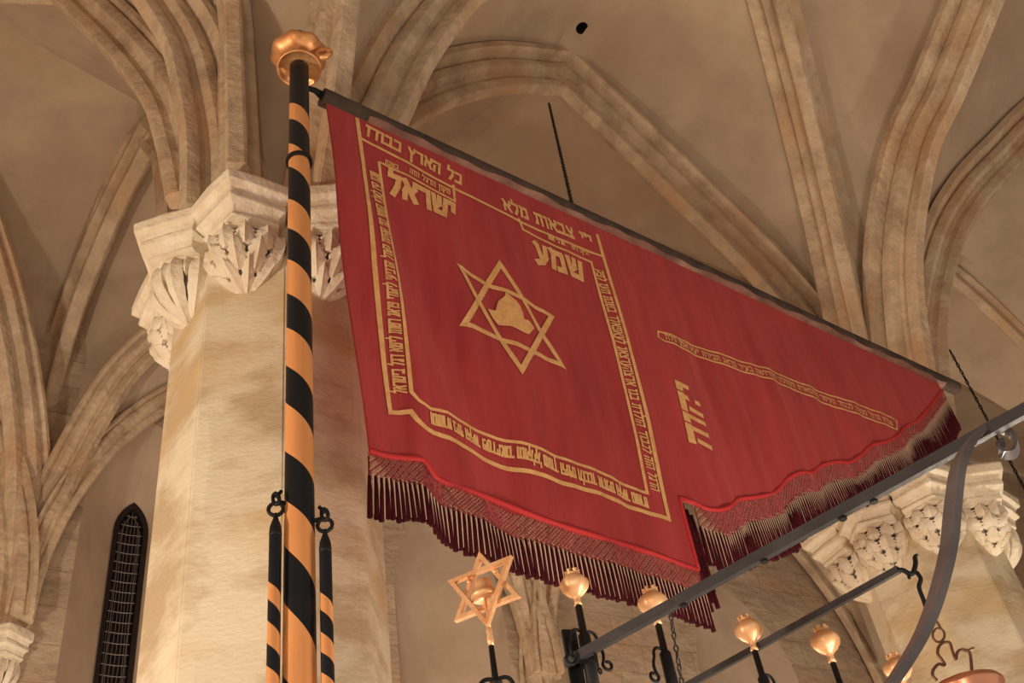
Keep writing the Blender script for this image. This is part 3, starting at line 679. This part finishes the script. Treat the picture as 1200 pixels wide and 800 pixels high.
G = {  # square Hebrew script as broad-nib strokes: points then width; baseline 0, head line 1
 'א': (.80, [[(.08, .95), (.75, .03)], [(.12, .04), (.12, .38), (.28, .68)], [(.72, .97), (.70, .66), (.48, .42)]]),
 'ב': (.80, [[(.06, .88), (.62, .88)], [(.60, .9), (.60, .1)], [(.0, .1), (.78, .1)]]),
 'ג': (.55, [[(.08, .88), (.40, .88)], [(.38, .9), (.42, .02)], [(.36, .34), (.08, .04)]]),
 'ד': (.75, [[(.02, .88), (.74, .88)], [(.58, .9), (.58, .0)]]),
 'ה': (.80, [[(.02, .88), (.72, .88)], [(.66, .9), (.66, .0)], [(.16, .56), (.12, .0)]]),
 'ו': (.36, [[(.02, .88), (.28, .88)], [(.25, .9), (.25, .0)]]),
 'ז': (.42, [[(.02, .90), (.40, .86)], [(.22, .9), (.20, .0)]]),
 'ח': (.80, [[(.02, .88), (.74, .88)], [(.66, .9), (.66, .0)], [(.12, .9), (.12, .0)]]),
 'ט': (.80, [[(.28, .9), (.10, .9), (.12, .1), (.66, .1), (.68, .85), (.45, .85)]]),
 'י': (.36, [[(.02, .88), (.28, .88)], [(.26, .9), (.22, .48)]]),
 'כ': (.72, [[(.06, .88), (.60, .88)], [(.60, .9), (.60, .1)], [(.06, .1), (.62, .1)]]),
 'ך': (.68, [[(.02, .88), (.62, .88)], [(.56, .9), (.56, -.32)]]),
 'ל': (.68, [[(.10, 1.25), (.10, .9)], [(.04, .88), (.60, .88)], [(.58, .9), (.52, .48), (.26, .02)]]),
 'מ': (.82, [[(.06, .98), (.18, .74), (.04, .02)], [(.16, .86), (.66, .86)], [(.68, .88), (.68, .1)], [(.70, .09), (.36, .09)]]),
 'ם': (.78, [[(.04, .88), (.70, .88), (.68, .1), (.14, .1), (.14, .88)]]),
 'נ': (.52, [[(.12, .88), (.38, .88)], [(.38, .9), (.38, .1)], [(.40, .1), (.02, .1)]]),
 'ן': (.36, [[(.02, .88), (.28, .88)], [(.25, .9), (.25, -.32)]]),
 'ס': (.78, [[(.02, .88), (.68, .88), (.66, .35), (.42, .06), (.18, .35), (.14, .88)]]),
 'ע': (.80, [[(.68, .95), (.62, .42), (.38, .12), (.02, -.02)], [(.10, .95), (.20, .88), (.40, .14)]]),
 'פ': (.78, [[(.30, .52), (.12, .56), (.14, .88), (.66, .88), (.66, .1), (.06, .1)]]),
 'ף': (.72, [[(.28, .52), (.12, .56), (.14, .88), (.60, .88), (.58, -.32)]]),
 'צ': (.78, [[(.10, .95), (.16, .76), (.66, .10), (.04, .10)], [(.66, .97), (.62, .68), (.44, .40)]]),
 'ץ': (.72, [[(.08, .95), (.36, .5), (.36, -.32)], [(.66, .97), (.60, .7), (.36, .45)]]),
 'ק': (.78, [[(.02, .88), (.70, .88), (.62, .45), (.42, .22)], [(.14, .60), (.14, -.32)]]),
 'ר': (.72, [[(.02, .88), (.62, .88)], [(.58, .9), (.60, .0)]]),
 'ש': (.95, [[(.08, .95), (.14, .1), (.70, .1), (.86, .95)], [(.46, .95), (.42, .55), (.16, .36)]]),
 'ת': (.82, [[(.02, .88), (.74, .88)], [(.68, .9), (.68, .0)], [(.20, .9), (.20, .10), (.04, .10)]]),
 '״': (.30, [[(.06, 1.0), (.03, .70)], [(.22, 1.0), (.19, .70)]]), ' ': (.45, [])}
def text(m, s_, p0, p1, h, thick=1.0, off=OFF + .001, flip=1):
    """right-to-left text whose LEFT end sits at uv p0 and right end at p1 (baseline); letter height h"""
    s_ = s_[::-1]; a = V((*p0, 0)); b = V((*p1, 0)); x = (b - a); L = x.length; x.normalize(); y = V((x.y, -x.x, 0)) * flip
    W = sum(G[c][0] + .14 for c in s_); k = L / W
    pos = 0
    for c in s_:
        w, strokes = G[c]
        for stk in strokes:
            pts = [(q[0] * k + pos, q[1] * h) for q in stk]
            for (x0, y0), (x1, y1) in zip(pts, pts[1:]):
                dx, dy = x1 - x0, y1 - y0; l = math.hypot(dx, dy) + 1e-9; ca = abs(dx) / l
                wd = (.235 * ca + .155 * (1 - ca)) * h * thick; wd = min(wd, .2 * h * thick + k * .05)
                ex, ey = dx / l * wd * .28, dy / l * wd * .28; nx, ny = -dy / l * wd / 2, dx / l * wd / 2
                q4 = [(x0 - ex - nx, y0 - ey - ny), (x1 + ex - nx, y1 + ey - ny), (x1 + ex + nx, y1 + ey + ny), (x0 - ex + nx, y0 - ey + ny)]
                vs = [];
                for (gx, gy) in q4: q = a + x * gx + y * gy; vs.append(S3(q.x, q.y, off))
                m.add(vs, [(0, 1, 2, 3)])
        pos += (w + .14) * k
def word(s_, l, r, h, th):
    m = MB(); text(m, s_, l, r, h, th); m.build('gold_word', GOLD, banner)
def words(s_, l, r, h, th=1.0):
    r_ = s_[::-1]; W = sum(G[c][0] + .14 for c in r_); pos = 0; l = V(l); r = V(r)
    for wd_ in r_.split(' '):
        w_ = sum(G[c][0] + .14 for c in wd_); a_ = l.lerp(r, pos / W); b_ = l.lerp(r, (pos + w_) / W); word(wd_[::-1], tuple(a_), tuple(b_), h, th); pos += w_ + G[' '][0] + .14
words('כל הארץ כבודו', uv(427, 160), uv(541, 220), .098, 1.05)
words('י״י צבאות מלא', uv(589, 248), uv(696, 292), .098, 1.05)
words('ישראל', uv(455, 226), uv(536, 264), .165, 1.15)
words('שמע', uv(628, 308), uv(689, 333), .165, 1.2)
words('יהוה', uv(830, 531), uv(812, 456), .15, 1.35)
sm_ = MB()
text(sm_, 'בשנת', uv(450, 193), uv(466, 201), .035); text(sm_, 'תקון הדגל הזה', uv(478, 205), uv(527, 230), .045)
text(sm_, 'אדני אחד', uv(640, 281), uv(661, 290), .05); text(sm_, 'הקדוש', uv(669, 293), uv(690, 301), .05)
# band down the left side: letter heads towards the outer edge
def band(s_, P, h, th=.95):
    """P: polyline of px baseline from left end of the text to the right end; splits the text evenly"""
    U = [V((*uv(*p), 0)) for p in P]; L = [(b - a).length for a, b in zip(U, U[1:])]; tot = sum(L); i = 0; r = s_[::-1]; acc = 0
    wid = [G[c][0] + .14 for c in r]; W = sum(wid); k = 0; run = 0
    for a, b, l in zip(U, U[1:], L):
        acc += l; part = ''
        while k < len(r) and run + wid[k] / 2 <= acc / tot * W: part += r[k]; run += wid[k]; k += 1
        if part: text(sm_, part[::-1], (a.x, a.y), (b.x, b.y), h, th)
band('שנת קיז לאלף הששי נתן הקיסר קארל הרביעי ליהודי פראג רשות לישא דגל בישראל', [(473, 466), (466, 400), (460, 340), (452, 270), (443, 205)], .056)
band('ונתחדש בימי הקיסר פערדינאנד ונתקלקל מאורך הימים ולכבוד אדונינו הקיסר נתחדש', [(757, 583), (700, 562), (640, 539.5), (570, 513), (530, 498), (499, 488)], .064)
band('הדגל הזה לכבוד הולדת בנו ארצהערצאג לעאפאלד בשנת תעו לפק', [(696, 316), (712, 370), (734, 456), (750, 520), (762, 575)], .056)
band('צורת הדגל נעשה לכבוד הקיסר ולתפארת הקהלה הקדושה בעיר פראג הבירה יעא אמן סלה', [(778, 400), (850, 427), (950, 464), (1045, 501)], .042, .9)
sm_.build('small_gold_letters', GOLD, banner)

# ------------------------------------------------------------------ wrought iron grille with gilded finials
def vert_to(p, y):      # the point straight below p that shows at picture height y
    lo_, hi_ = 0.0, p.z
    for _ in range(40):
        m_ = (lo_ + hi_) / 2; q = M3.transposed() @ (V((p.x, p.y, m_)) - EYE); yy = 400 - F * q.y / -q.z
        if yy < y: hi_ = m_
        else: lo_ = m_
    return V((p.x, p.y, lo_))
HB = 3.4
def scroll(m, base, dirv, s=1.0, r=.006):
    """small double scroll bracket rising from base, sweeping out along dirv and curling at its foot"""
    pts = [base]; up = V((0, 0, 1))
    for t in np.linspace(0, 1, 9)[1:]: pts.append(base + dirv * (.055 * math.sin(t * math.pi / 2)) * s + up * (.012 * math.sin(t * math.pi)) * s - up * .03 * t * t * s)
    for t in np.linspace(0, 1, 8)[1:]: pts.append(base + dirv * (.055 + .012 * math.sin(t * 3)) * s - up * (.03 + .075 * t) * s)
    c = base + dirv * .078 * s - up * .105 * s
    for t in np.linspace(0, 1, 16): a = math.pi + t * 5.2; rr = .022 * (1 - .55 * t) * s; pts.append(c + dirv * rr * math.cos(a) + up * rr * math.sin(a))
    m.tube(pts, r * s, 6)
side_v = E_
def ball(x, y, label, rr, has_leaf=True, sd=(1, 1)):
    c = atz(x, y, HB); root = empty('grille_post', V((c.x, c.y, 0))); tag(root, label, 'iron post', 'iron posts with gilded balls')
    pr = [(.014, -1.55), (.02, -1.45), (.026, -1.2), (.05, -1.02), (.5, -.82), (.82, -.5), (1.0, -.08), (.98, .22), (.8, .56), (.5, .80), (.34, .86), (.38, .95), (.5, 1.12), (.36, 1.1), (.2, 1.2)]
    pr = [(.30, -1.62), (.22, -1.35), (.24, -1.12), (.34, -.95), (.66, -.74), (.96, -.36), (1.06, -.04), (1.02, .22), (.80, .50), (.52, .68), (.42, .72), (.50, .82), (.52, .90), (.36, .90), (.15, .95)]
    MB().lathe(c, [(a * rr, b * rr) for a, b in pr], 28, scal=.03, nsc=6).build('gilded_ball', GILT, root, True)
    leaf = MB()
    for k in range(6): a = k * math.pi / 3; leaf.lathe(c + V((math.cos(a) * rr * .42, math.sin(a) * rr * .42, rr * .88)), [(.02 * rr, -.1 * rr), (.17 * rr, .02 * rr), (.11 * rr, .17 * rr), (.01, .22 * rr)], 6)
    leaf.build('crown_tip', GILT, root, True)
    zt = c.z - rr * 1.7; m = MB(); m.tube([V((c.x, c.y, zt)), V((c.x, c.y, zt - .10)), V((c.x, c.y, zt - .11)), V((c.x, c.y, zt - .35))], [.012, .013, .021, .022], 8)
    m.tube([V((c.x, c.y, zt - .34)), V((c.x, c.y, 0))], .024, 8); m.build('post', DIRON, root, True)
    for q in sd:
        sm2 = MB(); scroll(sm2, V((c.x, c.y, zt - .10)), side_v * q, 1.0); sm2.build('scroll', DIRON, root, True)
    return c, root
b2, r2_ = ball(673, 685, 'iron post with gilded ball under the fringe, at the lower end of the long rail', .048, sd=(1, -1))
b3, _ = ball(765, 706, 'iron grille post with gilded ball touching the right end of the banner fringe', .052, sd=(-1,))
b4, _ = ball(877, 738, 'iron grille post with gilded ball resting over the lower rail', .052, sd=(1,))
b5, _ = ball(967, 751, 'iron grille post with gilded ball right of the lower rail, before the far pillar', .056, sd=(1, -1))
b6, _ = ball(1052, 783, 'gilded ball half hidden behind the curved iron strap', .058, sd=(1,))
# star of David finial
sc3 = atz(567, 690, HB); root = empty('star_post', V((sc3.x, sc3.y, 0))); tag(root, 'iron post topped by a gilded openwork six-pointed star with a hat in its centre', 'iron post')
def frame_tri(R_, a0, ax, ay, off, m, w=.020, dp=.026, nv=None):
    nv = ax.cross(ay).normalized(); P = [sc3 + (ax * math.sin(a0 + k * 2.0944) + ay * math.cos(a0 + k * 2.0944)) * R_ + nv * off for k in range(3)]
    inn = [sc3 + (p - sc3 - nv * off) * (1 - w * 2.2 / R_) + nv * off for p in P]
    vs = [p + nv * s_ * dp / 2 for s_ in (-1, 1) for p in P] + [p + nv * s_ * dp / 2 for s_ in (-1, 1) for p in inn]
    fs = []
    for k in range(3):
        j = (k + 1) % 3; fs += [(k, j, 3 + j, 3 + k), (6 + k, 6 + j, 9 + j, 9 + k), (k, j, 6 + j, 6 + k), (3 + k, 3 + j, 9 + j, 9 + k)]
    m.add(vs, fs)
sx = V((math.cos(R(8)), math.sin(R(8)), 0)); sy = V((0, 0, 1))
sxx = V((math.cos(R(-22)), math.sin(R(-22)), 0))
for a0, of in ((math.pi, .009), (0, -.009)):
    m = MB(); frame_tri(.148, a0, sxx, sy, of, m, .0135, .02); o = m.build('star_triangle', GILT, root); autosmooth(o, 30)
MB().lathe(sc3 - V((0, 0, .008)), [(.048, -.026), (.045, -.008), (.032, -.002), (.031, .018), (.026, .040), (.009, .048)], 24).build('gilded_hat', GILT, root, True)
for a, l in ((-1, .085), (1, .085)): MB().lathe(sc3 + sxx * (.052 * a) + V((0, 0, .048)), [(.003, -.010), (.010, -.004), (.010, .004), (.003, .010)], 12).build('gilded_bead', GILT, root, True)
MB().tube([sc3 - V((0, 0, .015)), sc3 - V((0, 0, .15))], [.004, .008], 8).build('hat_stem', GILT, root, True)
MB().lathe(sc3 - V((0, 0, .19)), [(.009, -.02), (.012, 0), (.009, .02), (.011, .035), (.006, .05)], 12).build('gilded_socket', GILT, root, True)
zt = sc3.z - .20; m = MB(); m.tube([V((sc3.x, sc3.y, zt)), V((sc3.x, sc3.y, zt - .13)), V((sc3.x, sc3.y, zt - .14)), V((sc3.x, sc3.y, 0))], [.009, .011, .017, .027], 8); m.build('post', DIRON, root, True)
m = MB(); m.lathe(V((sc3.x, sc3.y, zt - .14)), [(.018, -.01), (.022, 0), (.018, .01)], 12); m.build('iron_collar', DIRON, root)
for q in (-1, 1): m = MB(); scroll(m, V((sc3.x, sc3.y, zt - .13)), V((math.cos(R(5)), math.sin(R(5)), 0)) * q, 1.0, .0075); m.build('scroll', DIRON, root, True)

# long rails of the grille canopy
def flat_bar(pts, w, t, wide):
    """bar of rectangular section: w along `wide`, t across"""
    n = len(pts); vs = []
    for i, p in enumerate(pts):
        tg = (pts[min(i + 1, n - 1)] - pts[max(i - 1, 0)]).normalized(); a = (wide - tg * wide.dot(tg)).normalized(); b = tg.cross(a)
        vs += [p + a * w / 2 + b * t / 2, p - a * w / 2 + b * t / 2, p - a * w / 2 - b * t / 2, p + a * w / 2 - b * t / 2]
    fs = [(0, 1, 2, 3), tuple(range(4 * n - 4, 4 * n))] + [(i * 4 + k, i * 4 + (k + 1) % 4, (i + 1) * 4 + (k + 1) % 4, (i + 1) * 4 + k) for i in range(n - 1) for k in range(4)]
    return MB().add(vs, fs)
ra = atd(668, 774, math.hypot(b2.x, b2.y)); rb = atz(1235, 462, ra.z)
rail = empty('grille_rail', ra); tag(rail, 'long dark iron rail rising to the right edge, crossing in front of the banner tip', 'iron rail')
rd = (rb - ra).normalized()
flat_bar([ra.lerp(rb, t) for t in np.linspace(-.01, 1.7, 20)], .034, .022, V((0, 0, 1))).build('rail_bar', IRON, rail)
for t in (.28, .46, .62, .68):
    q = ra.lerp(rb, t); MB().tube([q - V((0, 0, .02)), q - V((0, 0, .026))], .012, 8).build('rivet', DIRON, rail)
m = MB(); scroll(m, ra + rd * .09, -V((0, 0, 1)) * .4 + rd * .5, .6); m.build('scroll', DIRON, rail, True)
# dark plate behind the post
pl_ = MB(); pt = V((b2.x, b2.y, 0)); a = atd(668, 738, math.hypot(b2.x, b2.y) + .03)
pl_.box(V((a.x - .006, a.y, a.z - .75)), (.05, .014, 1.5), Matrix.Rotation(R(25), 3, 'Z')); pl_.build('back_plate', DIRON, rail)
hs_ = MB(); hs_.box(V((b2.x, b2.y, ra.z)), (.06, .06, .05)); hs_.build('rail_socket', DIRON, rail)
h2 = atd(880, 757, math.hypot(b4.x, b4.y)).z
ca, cb = atz(800, 806, h2), atz(1053, 667, h2); rail2 = empty('grille_rail', ca); tag(rail2, 'shorter dark iron rail ending in a hook and chain before the far pillar', 'iron rail')
d2 = (cb - ca).normalized()
PL = lambda L, P=cb, d=None: [onp(x, y, P, d or V((1, .05, 0)).normalized()) for x, y in L]
flat_bar([ca - d2 * .5, ca, cb], .026, .018, V((0, 0, 1))).build('rail_bar', IRON, rail2)
hk = spline(PL([(1051, 668), (1058, 668), (1066, 672), (1070, 671), (1073, 660), (1072, 652), (1075, 650)]), 5)
MB().tube(hk, [.009] * (len(hk) - 6) + [.006] * 6, 8).build('hook', DIRON, rail2, True)
MB().tube(PL([(1064, 672), (1066, 678)]), .006, 6).build('pin', DIRON, rail2)
hanger = tag(MB().tube(spline(PL([(1074, 670), (1079, 678), (1077, 688), (1082, 702), (1086, 714)]), 5), .008, 8).build('hanger_rod', DIRON, None, True), 'short bent iron rod dangling from the hook of the shorter rail', 'iron rod')
# curved strap with scroll
SP = atz(1150, 508, ra.z + .0)
st_ = empty('curved_strap', SP); tag(st_, 'broad curved iron strap with a scrolled head, sweeping down from the long rail', 'iron strap')
spd = V((.95, .30, 0)).normalized()
sp = spline([onp(x, y, SP, spd) for x, y in [(1185, 492), (1162, 500), (1140, 515), (1124, 545), (1117, 590), (1112, 640), (1100, 690), (1084, 735), (1062, 775), (1030, 822)]], 8)
flat_bar(sp, .044, .020, V((.62, -.70, .25)).normalized()).build('strap', STEEL, st_)
s2_ = [onp(x, y, SP, spd) for x, y in [(1160, 499), (1180, 505), (1191, 518), (1188, 531), (1176, 532), (1170, 524), (1176, 518)]]
flat_bar(spline(s2_, 6), .026, .010, V((-.18, -.75, .5)).normalized()).build('scroll', STEEL, st_)

# chains
def chain(pts, label, link=.05, wd=.011, r=.0035, name='chain', mat_=DIRON):
    L = (pts[-1] - pts[0]).length; n = max(3, int(L / (link * .78))); P = resample(pts, n); m = MB(); t = (pts[-1] - pts[0]).normalized()
    a = t.cross(V((1, 0, 0))).normalized(); b = t.cross(a)
    for i, p in enumerate(P):
        s_ = a if i % 2 else b; s_ = (a * math.cos(i * 1.3) + b * math.sin(i * 1.3))
        m.tube([p + t * math.cos(q) * link / 2 + s_ * math.sin(q) * wd for q in np.linspace(0, 2 * math.pi, 9)[:-1]], r, 4, closed=True)
    return tag(m.build(name, mat_, None, True), label, 'chain')
ub, vb = uv(673, 250); top = onp(643, 120, C1, E_)
chain([top + V((0, 0, -.02)), BA + BD * ub + V((0, 0, .056))], 'thin black chain hanging from the arch crown to the banner bar', .05, .009, .006)
ct = atd(1114, 412, 8.6); chain([ct, V((ct.x, ct.y, 3.0))], 'thin black chain hanging beside the tip of the banner bar', .05, .009, .006)
c3 = atd(785, 716, 3.6); chain([c3, atd(800, 806, 3.55)], 'thin twisted iron chain beside the gilded ball under the fringe', .03, .007, .003, mat_=IRON)

# brass lamp at the lower right corner
LP = atd(1132, 806, 3.9); lm = empty('hanging_lamp', LP); tag(lm, 'round brass lamp with scrolled bracket, cut off by the lower right frame edge', 'lamp')
MB().lathe(LP, [(.03, -.26), (.09, -.2), (.115, -.1), (.12, -.03), (.128, -.012), (.128, 0), (.118, .012), (.07, .028), (.02, .034), (.012, .05)], 40).build('brass_bowl', COPPER, lm, True)
LL = lambda L: spline([onp(x, y, LP, V((1, .1, 0)).normalized()) for x, y in L], 6)
MB().tube(LL([(1139, 790), (1138, 775), (1136, 764), (1128, 761), (1122, 764), (1120, 772), (1116, 762), (1113, 753), (1106, 753), (1100, 758), (1099, 766), (1104, 773), (1107, 779), (1100, 778), (1094, 784), (1093, 791), (1098, 797)]), .0055, 8).build('scroll_bracket', BRONZE, lm, True)
MB().tube(LL([(1128, 761), (1134, 762), (1141, 759)]), .005, 6).build('scroll_tip', BRONZE, lm, True)
MB().tube([onp(1100 + 7 * math.cos(t), 744 + 8 * math.sin(t), LP, V((1, .1, 0)).normalized()) for t in np.linspace(0, 2 * math.pi, 17)[:-1]], .0045, 6, closed=True).build('ring', BRONZE, lm, True)
MB().tube(LL([(1103, 737), (1099, 730), (1098, 728)]), .005, 6).build('hook', BRONZE, lm, True)
# dark hole in the vault: a short stone shaft, its shade put into the lining's colour
def vault_hole(x, y, r):
    dg = cl.data; bm = bmesh.new(); bm.from_mesh(dg); bmesh.ops.remove_doubles(bm, verts=bm.verts, dist=.004); bm.faces.ensure_lookup_table(); bm.faces.index_update()
    from mathutils.bvhtree import BVHTree
    t = BVHTree.FromBMesh(bm); hit, nr, fi, dist = t.ray_cast(EYE, ray(x, y).normalized())
    if hit is None: bm.free(); return
    if nr.z > 0: nr = -nr
    a = nr.cross(V((1, 0, 0))).normalized(); b = nr.cross(a)
    dead = [f for f in bm.faces if (f.calc_center_median() - hit).length < 1.2 and min((v.co - hit).length for v in f.verts) < r * 1.6 or f.index == fi]
    cand = [e for e in {e for f in dead for e in f.edges} if any(f not in dead for f in e.link_faces)]
    bmesh.ops.delete(bm, geom=dead, context='FACES')
    bd = [e for e in cand if e.is_valid]
    # keep only the loop around the opening
    n = 20; c0 = [bm.verts.new(hit + (a * math.cos(2 * math.pi * k / n) + b * math.sin(2 * math.pi * k / n)) * r) for k in range(n)]
    ce = [bm.edges.new((c0[k], c0[(k + 1) % n])) for k in range(n)]
    bmesh.ops.triangle_fill(bm, edges=bd + ce)
    bm.to_mesh(dg); bm.free()
    m = MB(); m.v = [hit + (a * math.cos(2 * math.pi * k / n) + b * math.sin(2 * math.pi * k / n)) * r - nr * d for d in (0, .9) for k in range(n)]
    m.f = [(k, (k + 1) % n, n + (k + 1) % n, n + k) for k in range(n)] + [tuple(range(n, 2 * n))]
    tag(m.build('trim_90', HOLE), 'round dark opening through the vault above the banner', kind='structure'); print('hole', hit, len(dead), len(bd))
vault_hole(682, 33, .062)
autosmooth(cl, 14)
#END
# ------------------------------------------------------------------ light
def lamp(name, loc, e, col, rad=.35):
    d = bpy.data.lights.new(name, 'POINT'); d.energy = e; d.color = col; d.shadow_soft_size = rad
    o = bpy.data.objects.new(name, d); COL.objects.link(o); o.location = loc; return o
WARM = (1, .855, .675)
lamp('hall_lamp_left', (-4.6, 1.0, 2.2), 680, WARM, .2)
lamp('hall_lamp_right', (4.2, 8.2, 1.8), 430, WARM, .2)
lamp('hall_lamp_aisle', (-1.6, 7.4, 1.8), 270, WARM, .2)
lamp('fill_light_near', (-.6, -2.0, 1.8), 230, WARM, .5)  # weak fill light added near the camera
lamp('hall_lamp_platform', (2.3, 3.2, 1.2), 400, WARM, .55)
w = bpy.data.worlds.new('world'); bpy.context.scene.world = w; w.use_nodes = True
w.node_tree.nodes['Background'].inputs[0].default_value = (1, .84, .68, 1); w.node_tree.nodes['Background'].inputs[1].default_value = .5
sc_ = bpy.context.scene; sc_.view_settings.view_transform = 'Standard'; sc_.view_settings.look = 'None'; sc_.view_settings.gamma = 1; sc_.view_settings.exposure = 0
sc_.view_settings.use_curve_mapping = False
